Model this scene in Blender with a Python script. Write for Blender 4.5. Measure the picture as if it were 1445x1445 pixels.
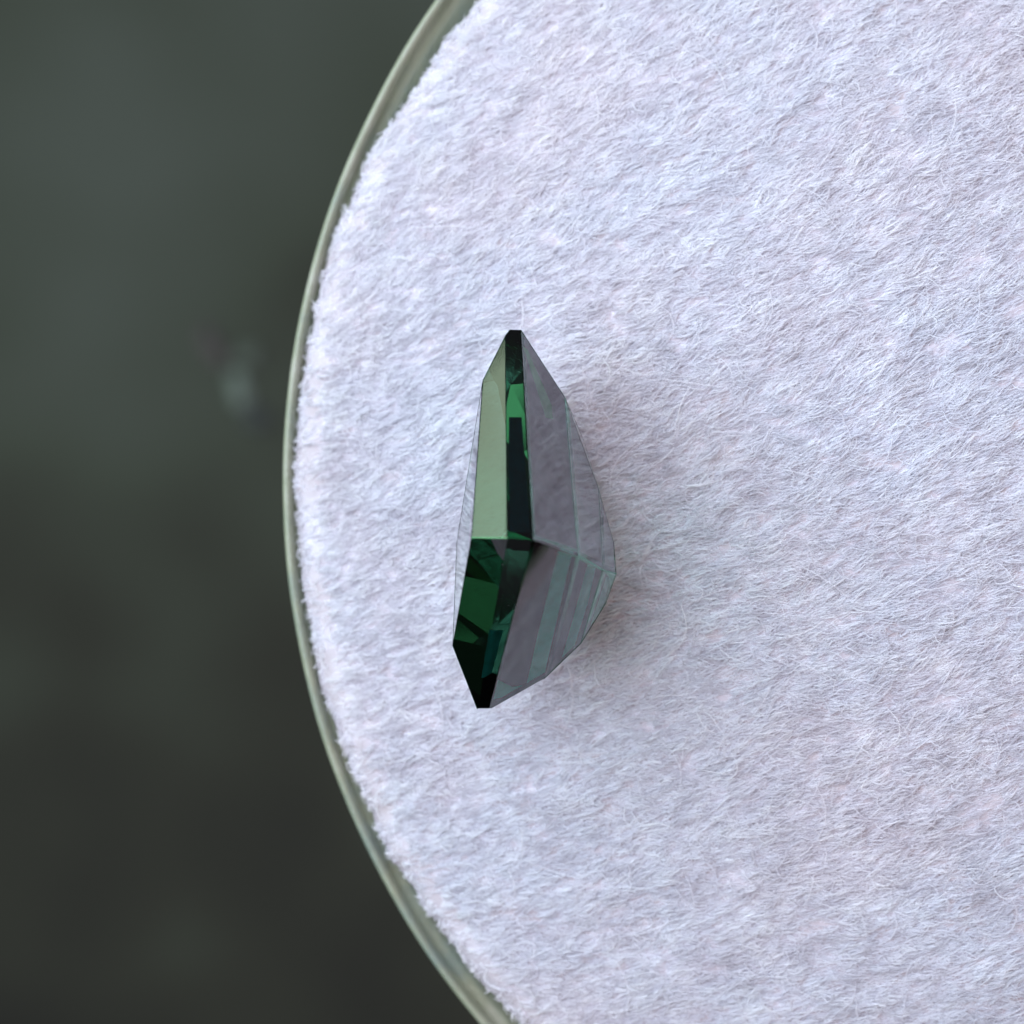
import bpy, bmesh, math
import numpy as np
from mathutils import Vector, noise

# 1 unit = 1 cm.  The gem is about 6.7 mm long; the round felt pad is 30 mm across.
sc = bpy.context.scene
for o in list(bpy.data.objects):
    bpy.data.objects.remove(o)

# ------------------------------------------------------------------ camera
D, S = 6.0, 793.0                      # camera height over the rim (cm); photo pixels per cm at z = 0
def P(px, py, z=0.0):
    k = (D - z) / D / S
    return Vector(((px - 722.5) * k, -(py - 722.5) * k, z))
cd = bpy.data.cameras.new('camera'); cam = bpy.data.objects.new('camera', cd)
sc.collection.objects.link(cam); sc.camera = cam
cam.location = (0, 0, D)
half = 722.5 / S
cd.sensor_width = 36
cd.lens = 18 / (half / D)
cd.clip_start = 0.1; cd.clip_end = 500
cd.dof.use_dof = True
cd.dof.focus_distance = D - 0.45
APERTURE = 0.075
cd.dof.aperture_fstop = cd.lens * 1e-3 / APERTURE
cd.dof.aperture_blades = 0

# ------------------------------------------------------------------ light
w = bpy.data.worlds.new('World'); sc.world = w; w.use_nodes = True
bg = w.node_tree.nodes['Background']
bg.inputs[0].default_value = (0.9, 0.98, 1.1, 1); bg.inputs[1].default_value = 0.063

def area(name, az, el, dist, da, de, rad, col):
    """a rectangular light seen from the stone at azimuth az / elevation el, half-angles da x de, radiance rad"""
    az, el = math.radians(az), math.radians(el)
    l = bpy.data.lights.new(name, 'AREA'); l.shape = 'RECTANGLE'
    l.size = 2 * dist * math.tan(math.radians(da)) ; l.size_y = 2 * dist * math.tan(math.radians(de))
    l.energy = rad * math.pi * l.size * l.size_y; l.color = col
    o = bpy.data.objects.new(name, l); sc.collection.objects.link(o)
    loc = Vector((math.cos(az) * math.cos(el), math.sin(az) * math.cos(el), math.sin(el))) * dist
    o.location = loc
    o.rotation_euler = (-loc).to_track_quat('-Z', 'Y').to_euler()
    return o
area('green_window', 163.3, -9.6, 22, 29.5, 20.8, 1.0, (1.20, 1.58, 1.14))
area('sky_window', 144.9, 52.5, 9, 35.7, 29.8, 4.35, (0.86, 0.96, 1.12))
area('warm_fill', 330, 60, 26, 30, 25, 1.0, (1.28, 0.94, 0.86))  # added warm fill from the lower right, softens the stone's shadow

sc.view_settings.view_transform = 'Standard'; sc.view_settings.look = 'None'
sc.view_settings.exposure = 0.1; sc.view_settings.gamma = 1.0
sc.render.engine = 'CYCLES'
cy = sc.cycles
cy.max_bounces = 20; cy.transmission_bounces = 20; cy.glossy_bounces = 16; cy.diffuse_bounces = 4
cy.transparent_max_bounces = 12
cy.caustics_refractive = True; cy.caustics_reflective = True
cy.blur_glossy = 0.0; cy.sample_clamp_indirect = 6.0
cy.use_denoising = True
try: cy.denoiser = 'OPENIMAGEDENOISE'
except Exception: pass

# ------------------------------------------------------------------ helpers
def node(nt, kind, **kw):
    n = nt.nodes.new(kind)
    for k, v in kw.items(): setattr(n, k, v)
    return n
def mat(name):
    m = bpy.data.materials.new(name); m.use_nodes = True
    nt = m.node_tree
    for n in list(nt.nodes): nt.nodes.remove(n)
    out = nt.nodes.new('ShaderNodeOutputMaterial')
    return m, nt, out
def link_mesh(name, bm, m, parent=None, smooth=False):
    me = bpy.data.meshes.new(name); bm.to_mesh(me); bm.free()
    me.materials.append(m)
    if smooth:
        for p in me.polygons: p.use_smooth = True
    o = bpy.data.objects.new(name, me); sc.collection.objects.link(o)
    if parent: o.parent = parent
    return o
def ramp(nt, src, stops):
    r = nt.nodes.new('ShaderNodeValToRGB')
    e = r.color_ramp.elements
    while len(e) < len(stops): e.new(0.5)
    for el, (p, c) in zip(e, stops):
        el.position = p; el.color = (*c, 1)
    nt.links.new(src, r.inputs[0])
    return r.outputs[0]
def noise_tex(nt, scale, detail=3, rough=0.5, vec=None, dist=0.0):
    n = nt.nodes.new('ShaderNodeTexNoise')
    n.inputs['Scale'].default_value = scale; n.inputs['Detail'].default_value = detail
    n.inputs['Roughness'].default_value = rough; n.inputs['Distortion'].default_value = dist
    if vec: nt.links.new(vec, n.inputs['Vector'])
    return n.outputs['Fac']

# ------------------------------------------------------------------ far dark surface below
GZ = -14.0
GOX, GOY = 10.0, -44.0
m, nt, out = mat('dark_mottled_ground')
tc = node(nt, 'ShaderNodeTexCoord')
b = node(nt, 'ShaderNodeBsdfPrincipled'); b.inputs['Roughness'].default_value = 0.75
mpg = node(nt, 'ShaderNodeMapping'); mpg.inputs['Location'].default_value = (GOX, GOY, 0); nt.links.new(tc.outputs['Object'], mpg.inputs[0])
n1 = noise_tex(nt, 0.21, 3, 0.5, mpg.outputs[0])
c = ramp(nt, n1, [(0.40, (0.008, 0.008, 0.006)), (0.49, (0.026, 0.029, 0.019)), (0.57, (0.052, 0.066, 0.047)), (0.70, (0.080, 0.098, 0.082))])
nt.links.new(c, b.inputs['Base Color'])
bp = node(nt, 'ShaderNodeBump'); bp.inputs['Strength'].default_value = 0.3
nt.links.new(noise_tex(nt, 6, 5, 0.6, tc.outputs['Object']), bp.inputs['Height'])
nt.links.new(bp.outputs[0], b.inputs['Normal']); nt.links.new(b.outputs[0], out.inputs[0])
M_ground = m
bm = bmesh.new()
for x, y in ((-90, -90), (90, -90), (90, 90), (-90, 90)): bm.verts.new((x, y, 0))
bm.faces.new(bm.verts)
g = link_mesh('ground', bm, M_ground); g.location.z = GZ
g['kind'] = 'structure'; g['label'] = 'dark green-grey surface blurred far below the pad'

# small pale crumbs far below
def crumb_mat(name, col):
    m, nt, out = mat(name)
    tc = node(nt, 'ShaderNodeTexCoord')
    b = node(nt, 'ShaderNodeBsdfPrincipled'); b.inputs['Roughness'].default_value = 0.85
    c = ramp(nt, noise_tex(nt, 2.2, 3, 0.6, tc.outputs['Object']), [(0.3, tuple(v * 0.5 for v in col)), (0.7, col)])
    nt.links.new(c, b.inputs['Base Color']); nt.links.new(b.outputs[0], out.inputs[0]); return m
def crumb(px, py, rx, ry, rot, seed, col, label):
    bm = bmesh.new(); bmesh.ops.create_icosphere(bm, subdivisions=4, radius=1)
    for v in bm.verts:
        n = noise.noise(v.co * 1.5 + Vector((seed, 0, 0))) + 0.5 * noise.noise(v.co * 4 + Vector((0, seed, 0)))
        v.co *= 1 + 0.7 * n
        v.co = Vector((v.co.x * rx, v.co.y * ry, v.co.z * min(rx, ry) * 0.5))
    o = link_mesh('crumb', bm, crumb_mat('crumb_dust', col), smooth=True)
    o.location = P(px, py, GZ) + Vector((0, 0, min(rx, ry) * 0.35)); o.rotation_euler.z = rot
    o['label'] = label; o['category'] = 'crumb'; o['group'] = 'pale crumbs on the dark surface'
kk = (D - GZ) / D / S
crumb(338, 548, 13 * kk, 24 * kk, 0.1, 3, (0.30, 0.38, 0.34), 'brightest and lowest of the pale blurred crumbs on the dark surface left of the pad')
crumb(297, 488, 13 * kk, 27 * kk, 0.5, 8, (0.15, 0.14, 0.14), 'faint brownish crumb farthest from the pad on the dark surface')
crumb(352, 500, 14 * kk, 15 * kk, 0.0, 5, (0.18, 0.22, 0.19), 'small greenish crumb nearest the pad rim, just above the brightest crumb')
crumb(362, 590, 20 * kk, 15 * kk, -0.7, 12, (0.10, 0.115, 0.12), 'very faint grey crumb just below the brightest crumb, close to the pad rim')

# ------------------------------------------------------------------ jar with clear rim
CX, CY = P(1588, 682).x, P(1588, 682).y
R = 1190 / S
m, nt, out = mat('clear_greenish_plastic')
tc = node(nt, 'ShaderNodeTexCoord')
b = node(nt, 'ShaderNodeBsdfPrincipled')
b.inputs['Base Color'].default_value = (0.42, 0.50, 0.40, 1)
b.inputs['Roughness'].default_value = 0.28; b.inputs['IOR'].default_value = 1.49
b.inputs['Transmission Weight'].default_value = 0.5
mp = node(nt, 'ShaderNodeMapping'); nt.links.new(tc.outputs['Object'], mp.inputs[0])
c = ramp(nt, noise_tex(nt, 5.0, 6, 0.65, mp.outputs[0], 0.6), [(0.34, (0.34, 0.42, 0.36)), (0.52, (0.46, 0.50, 0.36)), (0.66, (0.62, 0.64, 0.52))])
nt.links.new(c, b.inputs['Base Color'])
bp = node(nt, 'ShaderNodeBump'); bp.inputs['Strength'].default_value = 0.25; bp.inputs['Distance'].default_value = 0.02
nt.links.new(noise_tex(nt, 18, 4, 0.6, tc.outputs['Object']), bp.inputs['Height'])
nt.links.new(bp.outputs[0], b.inputs['Normal'])
nt.links.new(b.outputs[0], out.inputs[0]); M_plastic = m

def lathe(bm, prof, seg=720, closed=False, jitter=None):
    rings = []
    for k in range(seg):
        a = 2 * math.pi * k / seg
        wob = 0.0015 * noise.noise(Vector((math.cos(a) * 8, math.sin(a) * 8, 3)))
        rings.append([bm.verts.new(((r + wob) * math.cos(a), (r + wob) * math.sin(a), z)) for r, z in prof])
    n = len(prof)
    for k in range(seg):
        A, B = rings[k], rings[(k + 1) % seg]
        for i in range(n if closed else n - 1):
            j = (i + 1) % n
            bm.faces.new((A[i], B[i], B[j], A[j]))
jar = bpy.data.objects.new('round_gem_jar', None); sc.collection.objects.link(jar)
jar.location = (CX, CY, -1.1)
jar['label'] = 'shallow round clear greenish plastic jar holding the white felt pad'; jar['category'] = 'jar'
Z0 = 1.1
bm = bmesh.new()
lathe(bm, [(R - 0.012, -1.1 + Z0), (R - 0.002, -0.05 + Z0), (R, -0.016 + Z0), (R - 0.003, -0.006 + Z0), (R - 0.008, -0.001 + Z0), (R - 0.013, -0.004 + Z0),
           (R - 0.017, -0.014 + Z0), (R - 0.020, -0.034 + Z0), (R - 0.027, -0.044 + Z0), (R - 0.034, -0.040 + Z0), (R - 0.040, -0.052 + Z0), (R - 0.072, -0.060 + Z0),
           (R - 0.078, -0.075 + Z0), (R - 0.080, -0.9 + Z0), (R - 0.08, -1.1 + Z0)], closed=True)
bmesh.ops.recalc_face_normals(bm, faces=bm.faces)
link_mesh('wall', bm, M_plastic, jar, smooth=True)
bm = bmesh.new()
lathe(bm, [(R - 0.082, -0.55 + Z0), (R - 0.082, -0.10 + Z0), (0.001, -0.10 + Z0), (0.001, -0.55 + Z0)], seg=200, closed=True)
bmesh.ops.recalc_face_normals(bm, faces=bm.faces)
link_mesh('inner_tray', bm, M_plastic, jar)

# ------------------------------------------------------------------ felt pad
H = 0.34
def gap(a):                                       # uneven slack between felt and rim (cm)
    d = math.degrees(a) % 360
    pts = [(0, .03), (110, .05), (130, .066), (145, .060), (152, .050), (156, .030), (164, .023), (178, .019), (195, .024), (206, .034), (220, .052), (240, .058), (300, .04), (360, .03)]
    for (x0, y0), (x1, y1) in zip(pts, pts[1:]):
        if d <= x1:
            t = (d - x0) / (x1 - x0); gg = y0 + (y1 - y0) * t; break
    p = Vector((math.cos(a) * 9, math.sin(a) * 9, 0))
    return gg + 0.007 * noise.noise(p * 1.6) + 0.006 * noise.noise(p * 5)
def dome(r): return H * (1 - min(1, r / R) ** 2)
def relief(x, y):
    u = x * math.cos(0.42) + y * math.sin(0.42); v = -x * math.sin(0.42) + y * math.cos(0.42)
    return (0.006 * noise.noise(Vector((u * 5, v * 9, 0))) + 0.005 * noise.noise(Vector((u * 13, v * 26, 4))))
def felt_z(x, y):
    dx, dy = x - CX, y - CY
    r = math.hypot(dx, dy)
    e = R - gap(math.atan2(dy, dx))
    t = max(0.0, (r - (e - 0.05)) / 0.05)
    edge = 1 - math.sqrt(max(0.0, 1 - min(1, t) ** 2))
    return dome(r) + relief(x, y) - 0.05 * edge
m, nt, out = mat('white_felt')
tc = node(nt, 'ShaderNodeTexCoord')
mp = node(nt, 'ShaderNodeMapping'); mp.inputs['Rotation'].default_value = (0, 0, -0.42); mp.inputs['Scale'].default_value = (1, 2.2, 1)
nt.links.new(tc.outputs['Object'], mp.inputs[0])
b = node(nt, 'ShaderNodeBsdfPrincipled'); b.inputs['Roughness'].default_value = 0.95; b.inputs['Specular IOR Level'].default_value = 0.1
c = ramp(nt, noise_tex(nt, 9, 4, 0.6, mp.outputs[0]), [(0.3, (0.46, 0.41, 0.43)), (0.5, (0.52, 0.48, 0.52)), (0.7, (0.56, 0.54, 0.60))])
nt.links.new(c, b.inputs['Base Color']); nt.links.new(b.outputs[0], out.inputs[0]); M_felt = m
bm = bmesh.new()
NA, NR = 720, 150
prev = None
center = bm.verts.new((0, 0, felt_z(CX, CY)))
rings = []
for i in range(1, NR + 1):
    ring = []
    f = i / NR
    for k in range(NA):
        a = 2 * math.pi * k / NA
        e = R - gap(a)
        # finer rings near the edge
        rr = e * (1 - (1 - f) ** 1.15)
        x, y = rr * math.cos(a), rr * math.sin(a)
        ring.append(bm.verts.new((x, y, felt_z(CX + x, CY + y))))
    rings.append(ring)
ring = [bm.verts.new((v.co.x * .998, v.co.y * .998, -0.098)) for v in rings[-1]]
rings.append(ring)
for k in range(NA): bm.faces.new((center, rings[0][k], rings[0][(k + 1) % NA]))
for A, B in zip(rings, rings[1:]):
    for k in range(NA):
        j = (k + 1) % NA
        bm.faces.new((A[k], B[k], B[j], A[j]))
bot = bm.verts.new((0, 0, -0.098))
for k in range(NA): bm.faces.new((bot, rings[-1][(k + 1) % NA], rings[-1][k]))
pad = link_mesh('felt_pad', bm, M_felt, smooth=True)
pad.location = (CX, CY, 0)
pad['label'] = 'domed round pad of white brushed felt filling the clear jar'; pad['category'] = 'felt pad'

# ------------------------------------------------------------------ gem: a kite step cut lying on its side
ZK = 0.49                                         # height of the stone's symmetry plane
# one plane per facet: outward normal, distance, group (photo-pixel units, x right, y down, z to the camera)
PLANES = [
    ((-0.99159, -0.11393, 0.06137), -735.447, 'table'),
    ((-0.70963, -0.48308, 0.51290), -729.561, 'crown'),
    ((-0.79412, -0.49470, -0.35305), -794.476, 'crown'),
    ((-0.71727, 0.46558, 0.51842), -15.345, 'crown'),
    ((-0.81126, 0.47735, -0.33762), -68.241, 'crown'),
    ((0.10607, -0.68766, 0.71824), -242.652, 'girdle'),
    ((0.04847, -0.97597, -0.21242), -416.171, 'girdle'),
    ((0.01578, 0.75313, 0.65768), 766.358, 'girdle'),
    ((-0.05281, 0.89117, -0.45058), 856.659, 'girdle'),
    ((0.75334, -0.47353, 0.45633), 332.495, 'pavilion'),
    ((0.83507, -0.54752, -0.05371), 359.259, 'pavilion'),
    ((0.43969, 0.72065, 0.53604), 1025.807, 'pavilion'),
    ((0.42438, 0.79905, -0.42594), 1093.203, 'pavilion'),
    ((0.90096, -0.32612, 0.28620), 533.720, 'pavilion'),
    ((0.93676, -0.34447, 0.06184), 553.324, 'pavilion'),
    ((0.64188, 0.64040, 0.42175), 1104.694, 'pavilion'),
    ((0.53621, 0.59612, -0.59760), 985.403, 'pavilion'),
    ((0.93994, -0.25934, 0.22195), 613.313, 'pavilion'),
    ((0.96294, -0.26940, 0.01307), 627.684, 'pavilion'),
    ((0.82603, 0.50294, 0.25441), 1132.123, 'pavilion'),
    ((0.64243, 0.42329, -0.63883), 915.888, 'pavilion'),
    ((0.00000, -1.00000, 0.00000), -466.000, 'girdle'),
    ((0.00000, 1.00000, 0.00000), 999.500, 'girdle'),
    ((-0.94103, 0.28561, -0.18138), -348.773, 'pavilion'),
    ((-0.89082, -0.38900, -0.23479), -822.700, 'pavilion'),
    ((0.97297, 0.12832, -0.19202), 943.379, 'pavilion'),
    ((0.67390, 0.00000, -0.73882), 699.460, 'pavilion'),
    ((0.23678, 0.48607, -0.84123), 771.157, 'pavilion'),
    ((0.21855, 0.30492, -0.92696), 647.783, 'pavilion'),
]

# clip a box by every plane
bm = bmesh.new(); bmesh.ops.create_cube(bm, size=1600)
for v in bm.verts: v.co += Vector((722, 722, 0))
lay = bm.faces.layers.int.new('g'); GR = {'table': 1, 'crown': 2, 'girdle': 3, 'pavilion': 4}
for n, d, grp in PLANES:
    n = Vector(n); co = n * d
    res = bmesh.ops.bisect_plane(bm, geom=bm.verts[:] + bm.edges[:] + bm.faces[:], plane_co=co, plane_no=n, clear_outer=True, dist=1e-4)
    ed = [e for e in bm.edges if e.is_boundary]
    if ed:
        fs = bmesh.ops.holes_fill(bm, edges=ed, sides=0)['faces']
        for f in fs: f[lay] = GR[grp]
bmesh.ops.remove_doubles(bm, verts=bm.verts, dist=0.3)
bm.normal_update()
kz = (D - ZK) / D / S
for v in bm.verts:
    x, y, z = v.co
    v.co = Vector(((x - 722.5) * kz, -(y - 722.5) * kz, ZK + z * kz))
bmesh.ops.bevel(bm, geom=bm.edges[:], offset=0.0009, segments=1, affect='EDGES', profile=0.5, material=-1)
bmesh.ops.recalc_face_normals(bm, faces=bm.faces)
if bm.calc_volume(signed=True) < 0: bmesh.ops.reverse_faces(bm, faces=bm.faces)

m, nt, out = mat('green_tourmaline')
IOR = 1.877
tint = (0.18,0.38,0.28)
gs = node(nt, 'ShaderNodeBsdfGlass'); gs.inputs['Roughness'].default_value = 0.0; gs.inputs['IOR'].default_value = IOR
geo = node(nt, 'ShaderNodeNewGeometry')
mx = node(nt, 'ShaderNodeMix', data_type='RGBA')
mx.inputs['A'].default_value = (1, 1, 1, 1); mx.inputs['B'].default_value = (*tint, 1)
nt.links.new(geo.outputs['Backfacing'], mx.inputs['Factor'])
nt.links.new(mx.outputs['Result'], gs.inputs['Color']); nt.links.new(gs.outputs[0], out.inputs[0]); M_gem = m

gem = bpy.data.objects.new('gemstone', None); sc.collection.objects.link(gem)
cen = P(716, 757, 0); low = min(v.co.z for v in bm.verts)
gem.location = (cen.x, cen.y, low)
gem['label'] = 'dark green kite-shaped faceted gemstone lying on its side on the white felt'; gem['category'] = 'gemstone'
for nm, gid in GR.items():
    b2 = bm.copy(); l2 = b2.faces.layers.int['g']
    bmesh.ops.delete(b2, geom=[f for f in b2.faces if f[l2] != gid], context='FACES')
    for v in b2.verts: v.co -= gem.location
    link_mesh(nm, b2, M_gem, gem)
bm.free()

# reflected and refracted stripes, painted on thin slabs added just under the facets
def add_reflection(pi, poly, col, depth=5.0, thick=2.5, dense=0.92):
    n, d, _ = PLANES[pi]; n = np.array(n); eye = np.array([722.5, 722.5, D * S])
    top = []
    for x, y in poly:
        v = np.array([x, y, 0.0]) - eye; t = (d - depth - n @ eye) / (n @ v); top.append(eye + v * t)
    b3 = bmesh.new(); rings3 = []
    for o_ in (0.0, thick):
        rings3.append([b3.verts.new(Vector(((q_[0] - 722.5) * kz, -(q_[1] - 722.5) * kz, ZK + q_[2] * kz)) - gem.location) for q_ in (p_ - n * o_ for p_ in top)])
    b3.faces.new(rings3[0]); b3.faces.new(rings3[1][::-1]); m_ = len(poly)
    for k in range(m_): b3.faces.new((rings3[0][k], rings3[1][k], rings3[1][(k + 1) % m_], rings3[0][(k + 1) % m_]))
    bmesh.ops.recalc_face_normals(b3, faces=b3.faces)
    m, nt, out = mat('painted_reflection')
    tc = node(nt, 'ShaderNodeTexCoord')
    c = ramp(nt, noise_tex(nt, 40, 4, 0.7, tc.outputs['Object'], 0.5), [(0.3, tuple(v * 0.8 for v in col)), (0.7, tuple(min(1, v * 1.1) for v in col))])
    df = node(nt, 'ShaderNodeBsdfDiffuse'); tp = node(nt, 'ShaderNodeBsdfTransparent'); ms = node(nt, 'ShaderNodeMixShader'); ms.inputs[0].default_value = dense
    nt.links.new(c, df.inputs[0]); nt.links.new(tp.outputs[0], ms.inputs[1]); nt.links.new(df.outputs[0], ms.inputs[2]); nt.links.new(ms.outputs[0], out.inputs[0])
    link_mesh('reflection_slab', b3, m, gem)
TEAL = (0.10, 1.0, 0.98)  # teal refraction stripes put into the slab colour
add_reflection(11, [(787, 777), (805, 784), (790, 850), (768, 947), (743, 962), (757, 900)], TEAL, 3.0, 1.5)
add_reflection(15, [(828, 795), (839, 800), (828, 850), (809, 909), (792, 926), (808, 870)], TEAL, 3.0, 1.5)
add_reflection(19, [(854, 812), (859, 815), (850, 850), (842, 868), (831, 882)], (0.6, 0.98, 0.95), 3.0, 1.5)
add_reflection(11, [(702, 958), (722, 968), (736, 966), (708, 982), (696, 985)], TEAL, 3.0, 1.5)
DARK = (0.16, 0.05, 0.10)  # dark gaps between the refraction stripes, painted as backing slabs
add_reflection(11, [(753, 763), (786, 775), (756, 897), (742, 960), (720, 975), (697, 990), (716, 900)], DARK, 5.5, 1.5)
add_reflection(11, [(805, 782), (810, 784), (795, 850), (770, 950), (764, 950), (790, 850)], DARK, 5.5, 1.5)
add_reflection(15, [(815, 787), (828, 795), (808, 870), (791, 928), (774, 944), (795, 870)], DARK, 5.5, 1.5)
add_reflection(15, [(838, 799), (846, 803), (829, 860), (817, 905), (809, 911), (826, 850)], DARK, 5.5, 1.5)
add_reflection(19, [(850, 806), (855, 811), (831, 882), (823, 896)], DARK, 5.5, 1.5)
add_reflection(5, [(718, 590), (736, 590), (748, 752), (718, 752)], (0.004, 0.035, 0.06), 3.0, 1.5, dense=0.95)  # dark reflection along the upper girdle, painted in
MAUVE = (0.95, 0.36, 0.60)  # felt mirrored in the right-hand facets, put into the slab colour
add_reflection(9, [(737, 478), (741, 478), (794, 563), (803, 645), (812, 777), (753, 757), (745, 620)], MAUVE, 5.0, 1.5, dense=0.78)
add_reflection(13, [(799, 572), (843, 690), (847, 796), (816, 780), (806, 650)], MAUVE, 5.0, 1.5, dense=0.68)
add_reflection(17, [(847, 705), (862, 768), (862, 802), (850, 797)], MAUVE, 5.0, 1.5, dense=0.68)
add_reflection(7, [(692, 888), (710, 888), (694, 948), (681, 956)], (0.02, 0.22, 0.25), 3.0, 1.5)  # teal refraction patch on the lower girdle, painted in
add_reflection(9, [(737, 490), (743, 494), (777, 572), (779, 592), (769, 590)], (0.75, 0.90, 0.60), 2.5, 1.2, dense=0.7)  # pale reflected streak near the tip, painted in

# ------------------------------------------------------------------ felt fibres
if True:
    rng = np.random.default_rng(7)
    NT, PER, NP = 80000, 7, 4                     # tufts, fibres per tuft, points per fibre
    tuft = []
    while len(tuft) < NT:
        x, y = rng.uniform(-1.05, 1.22), rng.uniform(-1.15, 1.15)
        dx, dy = x - CX, y - CY; r = math.hypot(dx, dy)
        if r > R - gap(math.atan2(dy, dx)) - 0.004: continue
        n1 = noise.noise(Vector((x * 3, y * 3, 2))); n2 = noise.noise(Vector((x * 11, y * 17, 9)))
        n3 = noise.noise(Vector((x * 1.7, y * 1.7, 31)))
        e_ = R - gap(math.atan2(dy, dx))
        tuft.append((x, y, felt_z(x, y), n1, n2, -2 * H * dx / R / R, -2 * H * dy / R / R, n3, e_, max(0.0, 1 - (e_ - r) / 0.035), math.atan2(dy, dx)))
    tf = np.array(tuft)
    g = lambda s_, *sh: rng.normal(0, s_, sh)
    tang = 0.40 + 0.22 * tf[:, 3] + 0.24 * tf[:, 4] + 0.16 * tf[:, 1] + g(0.24, NT)
    near_ = rng.random(NT) < 0.55 * tf[:, 9]          # at the cut edge the nap splays outwards
    tang = np.where(near_, tf[:, 10] + g(0.7, NT), tang)
    tlift = np.clip(0.26 + 0.16 * tf[:, 4] + g(0.17, NT), 0.02, 1.1)
    tlen = 0.025 * np.exp(g(0.25, NT)) * np.where(near_, 0.6, 1.0); tbend = g(0.30, NT); ttone = np.clip(rng.random(NT) * 0.7 + 0.3 * (tf[:, 4] + 0.5), 0, 1)
    tspread = 0.0042
    rep = lambda a_: np.repeat(a_, PER)
    n = NT * PER
    ang, lift, L, bend = rep(tang) + g(0.09, n), rep(tlift) + g(0.08, n), rep(tlen) * np.exp(g(0.18, n)), rep(tbend) + g(0.2, n)
    ex, ey = g(tspread, n), g(tspread, n)           # root offset inside the tuft
    stray = rng.random(n) < 0.02
    ang += stray * g(0.8, n); lift += stray * 0.15; bend += stray * g(1.6, n); L *= 1 + 0.5 * stray
    gx, gy, gz, sx, sy = (rep(tf[:, k]) for k in (0, 1, 2, 5, 6))
    pos = np.empty((n, NP, 3), np.float32); rad = np.empty((n, NP), np.float32)
    px, py, pz = np.zeros(n), np.zeros(n), np.zeros(n); ph = g(3, n); thick = 0.00072 * (1 + 0.3 * np.abs(g(1, n)))
    for i in range(NP):
        t = i / (NP - 1)
        conv = np.where(stray, 1.0, 1 - 0.55 * t)
        X, Y = ex * conv + px, ey * conv + py
        pos[:, i, 0] = gx + X - CX; pos[:, i, 1] = gy + Y - CY; pos[:, i, 2] = gz - 0.003 + pz + X * sx + Y * sy
        rad[:, i] = thick * (1 - 0.6 * t)
        a_ = ang + bend * (t - 0.5) * 1.4 + 0.22 * np.sin(t * 6 + ph); el = lift * (1.4 - 1.8 * t); st = L / (NP - 1)
        px += np.cos(a_) * np.cos(el) * st; py += np.sin(a_) * np.cos(el) * st; pz += np.sin(el) * st
    # a few long loose hairs lying over the nap
    for k in rng.choice(n, 260, replace=False):
        a0 = rng.uniform(-0.6, 1.6); Ls = rng.uniform(0.05, 0.11); cv = rng.normal(0, 1.4); qx = qy = 0.0
        for i in range(NP):
            pos[k, i, 0] = gx[k] - CX + qx; pos[k, i, 1] = gy[k] - CY + qy
            pos[k, i, 2] = gz[k] + 0.010 + 0.006 * math.sin(i * 1.1) + qx * sx[k] + qy * sy[k]
            qx += math.cos(a0) * Ls / 3; qy += math.sin(a0) * Ls / 3; a0 += cv * 0.33
        rad[k, :] = 0.0007
    # keep the fibres inside the rim
    rr = np.hypot(pos[:, -1, 0], pos[:, -1, 1]); ok = rr < rep(tf[:, 8]) + 0.001 + 0.005 * rng.random(n)
    pos, rad = pos[ok], rad[ok]; tone = rep(ttone)[ok]; n = len(pos)
    hc = bpy.data.hair_curves.new('fibres'); hc.add_curves([NP] * n)
    hc.attributes['position'].data.foreach_set('vector', pos.reshape(-1))
    ra = hc.attributes.get('radius') or hc.attributes.new('radius', 'FLOAT', 'POINT')
    ra.data.foreach_set('value', rad.reshape(-1))
    m, nt, out = mat('felt_fibre')
    hc.attributes.new('tone', 'FLOAT', 'CURVE').data.foreach_set('value', tone.astype(np.float32))
    hi = node(nt, 'ShaderNodeAttribute', attribute_name='tone')
    c = ramp(nt, hi.outputs['Fac'], [(0.0, (0.62, 0.60, 0.65)), (0.5, (0.78, 0.78, 0.83)), (1.0, (0.90, 0.91, 0.93))])
    tcf = node(nt, 'ShaderNodeTexCoord')
    pk = ramp(nt, noise_tex(nt, 2.6, 4, 0.6, tcf.outputs['Object']), [(0.36, (0.98, 0.99, 1.0)), (0.62, (1.0, 0.97, 0.965))])
    mu = node(nt, 'ShaderNodeMix', data_type='RGBA', blend_type='MULTIPLY'); mu.inputs['Factor'].default_value = 1.0
    nt.links.new(c, mu.inputs['A']); nt.links.new(pk, mu.inputs['B']); c = mu.outputs['Result']
    df = node(nt, 'ShaderNodeBsdfDiffuse'); tr = node(nt, 'ShaderNodeBsdfTranslucent'); gl = node(nt, 'ShaderNodeBsdfGlossy')
    gl.inputs['Roughness'].default_value = 0.45; gl.inputs['Color'].default_value = (0.9, 0.95, 1, 1)
    nt.links.new(c, df.inputs[0]); nt.links.new(c, tr.inputs[0])
    m1 = node(nt, 'ShaderNodeMixShader'); m1.inputs[0].default_value = 0.35
    nt.links.new(df.outputs[0], m1.inputs[1]); nt.links.new(tr.outputs[0], m1.inputs[2])
    m2 = node(nt, 'ShaderNodeMixShader'); m2.inputs[0].default_value = 0.08
    nt.links.new(m1.outputs[0], m2.inputs[1]); nt.links.new(gl.outputs[0], m2.inputs[2])
    nt.links.new(m2.outputs[0], out.inputs[0])
    hc.materials.append(m)
    ho = bpy.data.objects.new('fibres', hc); sc.collection.objects.link(ho); ho.parent = pad
    ho['kind'] = 'stuff'
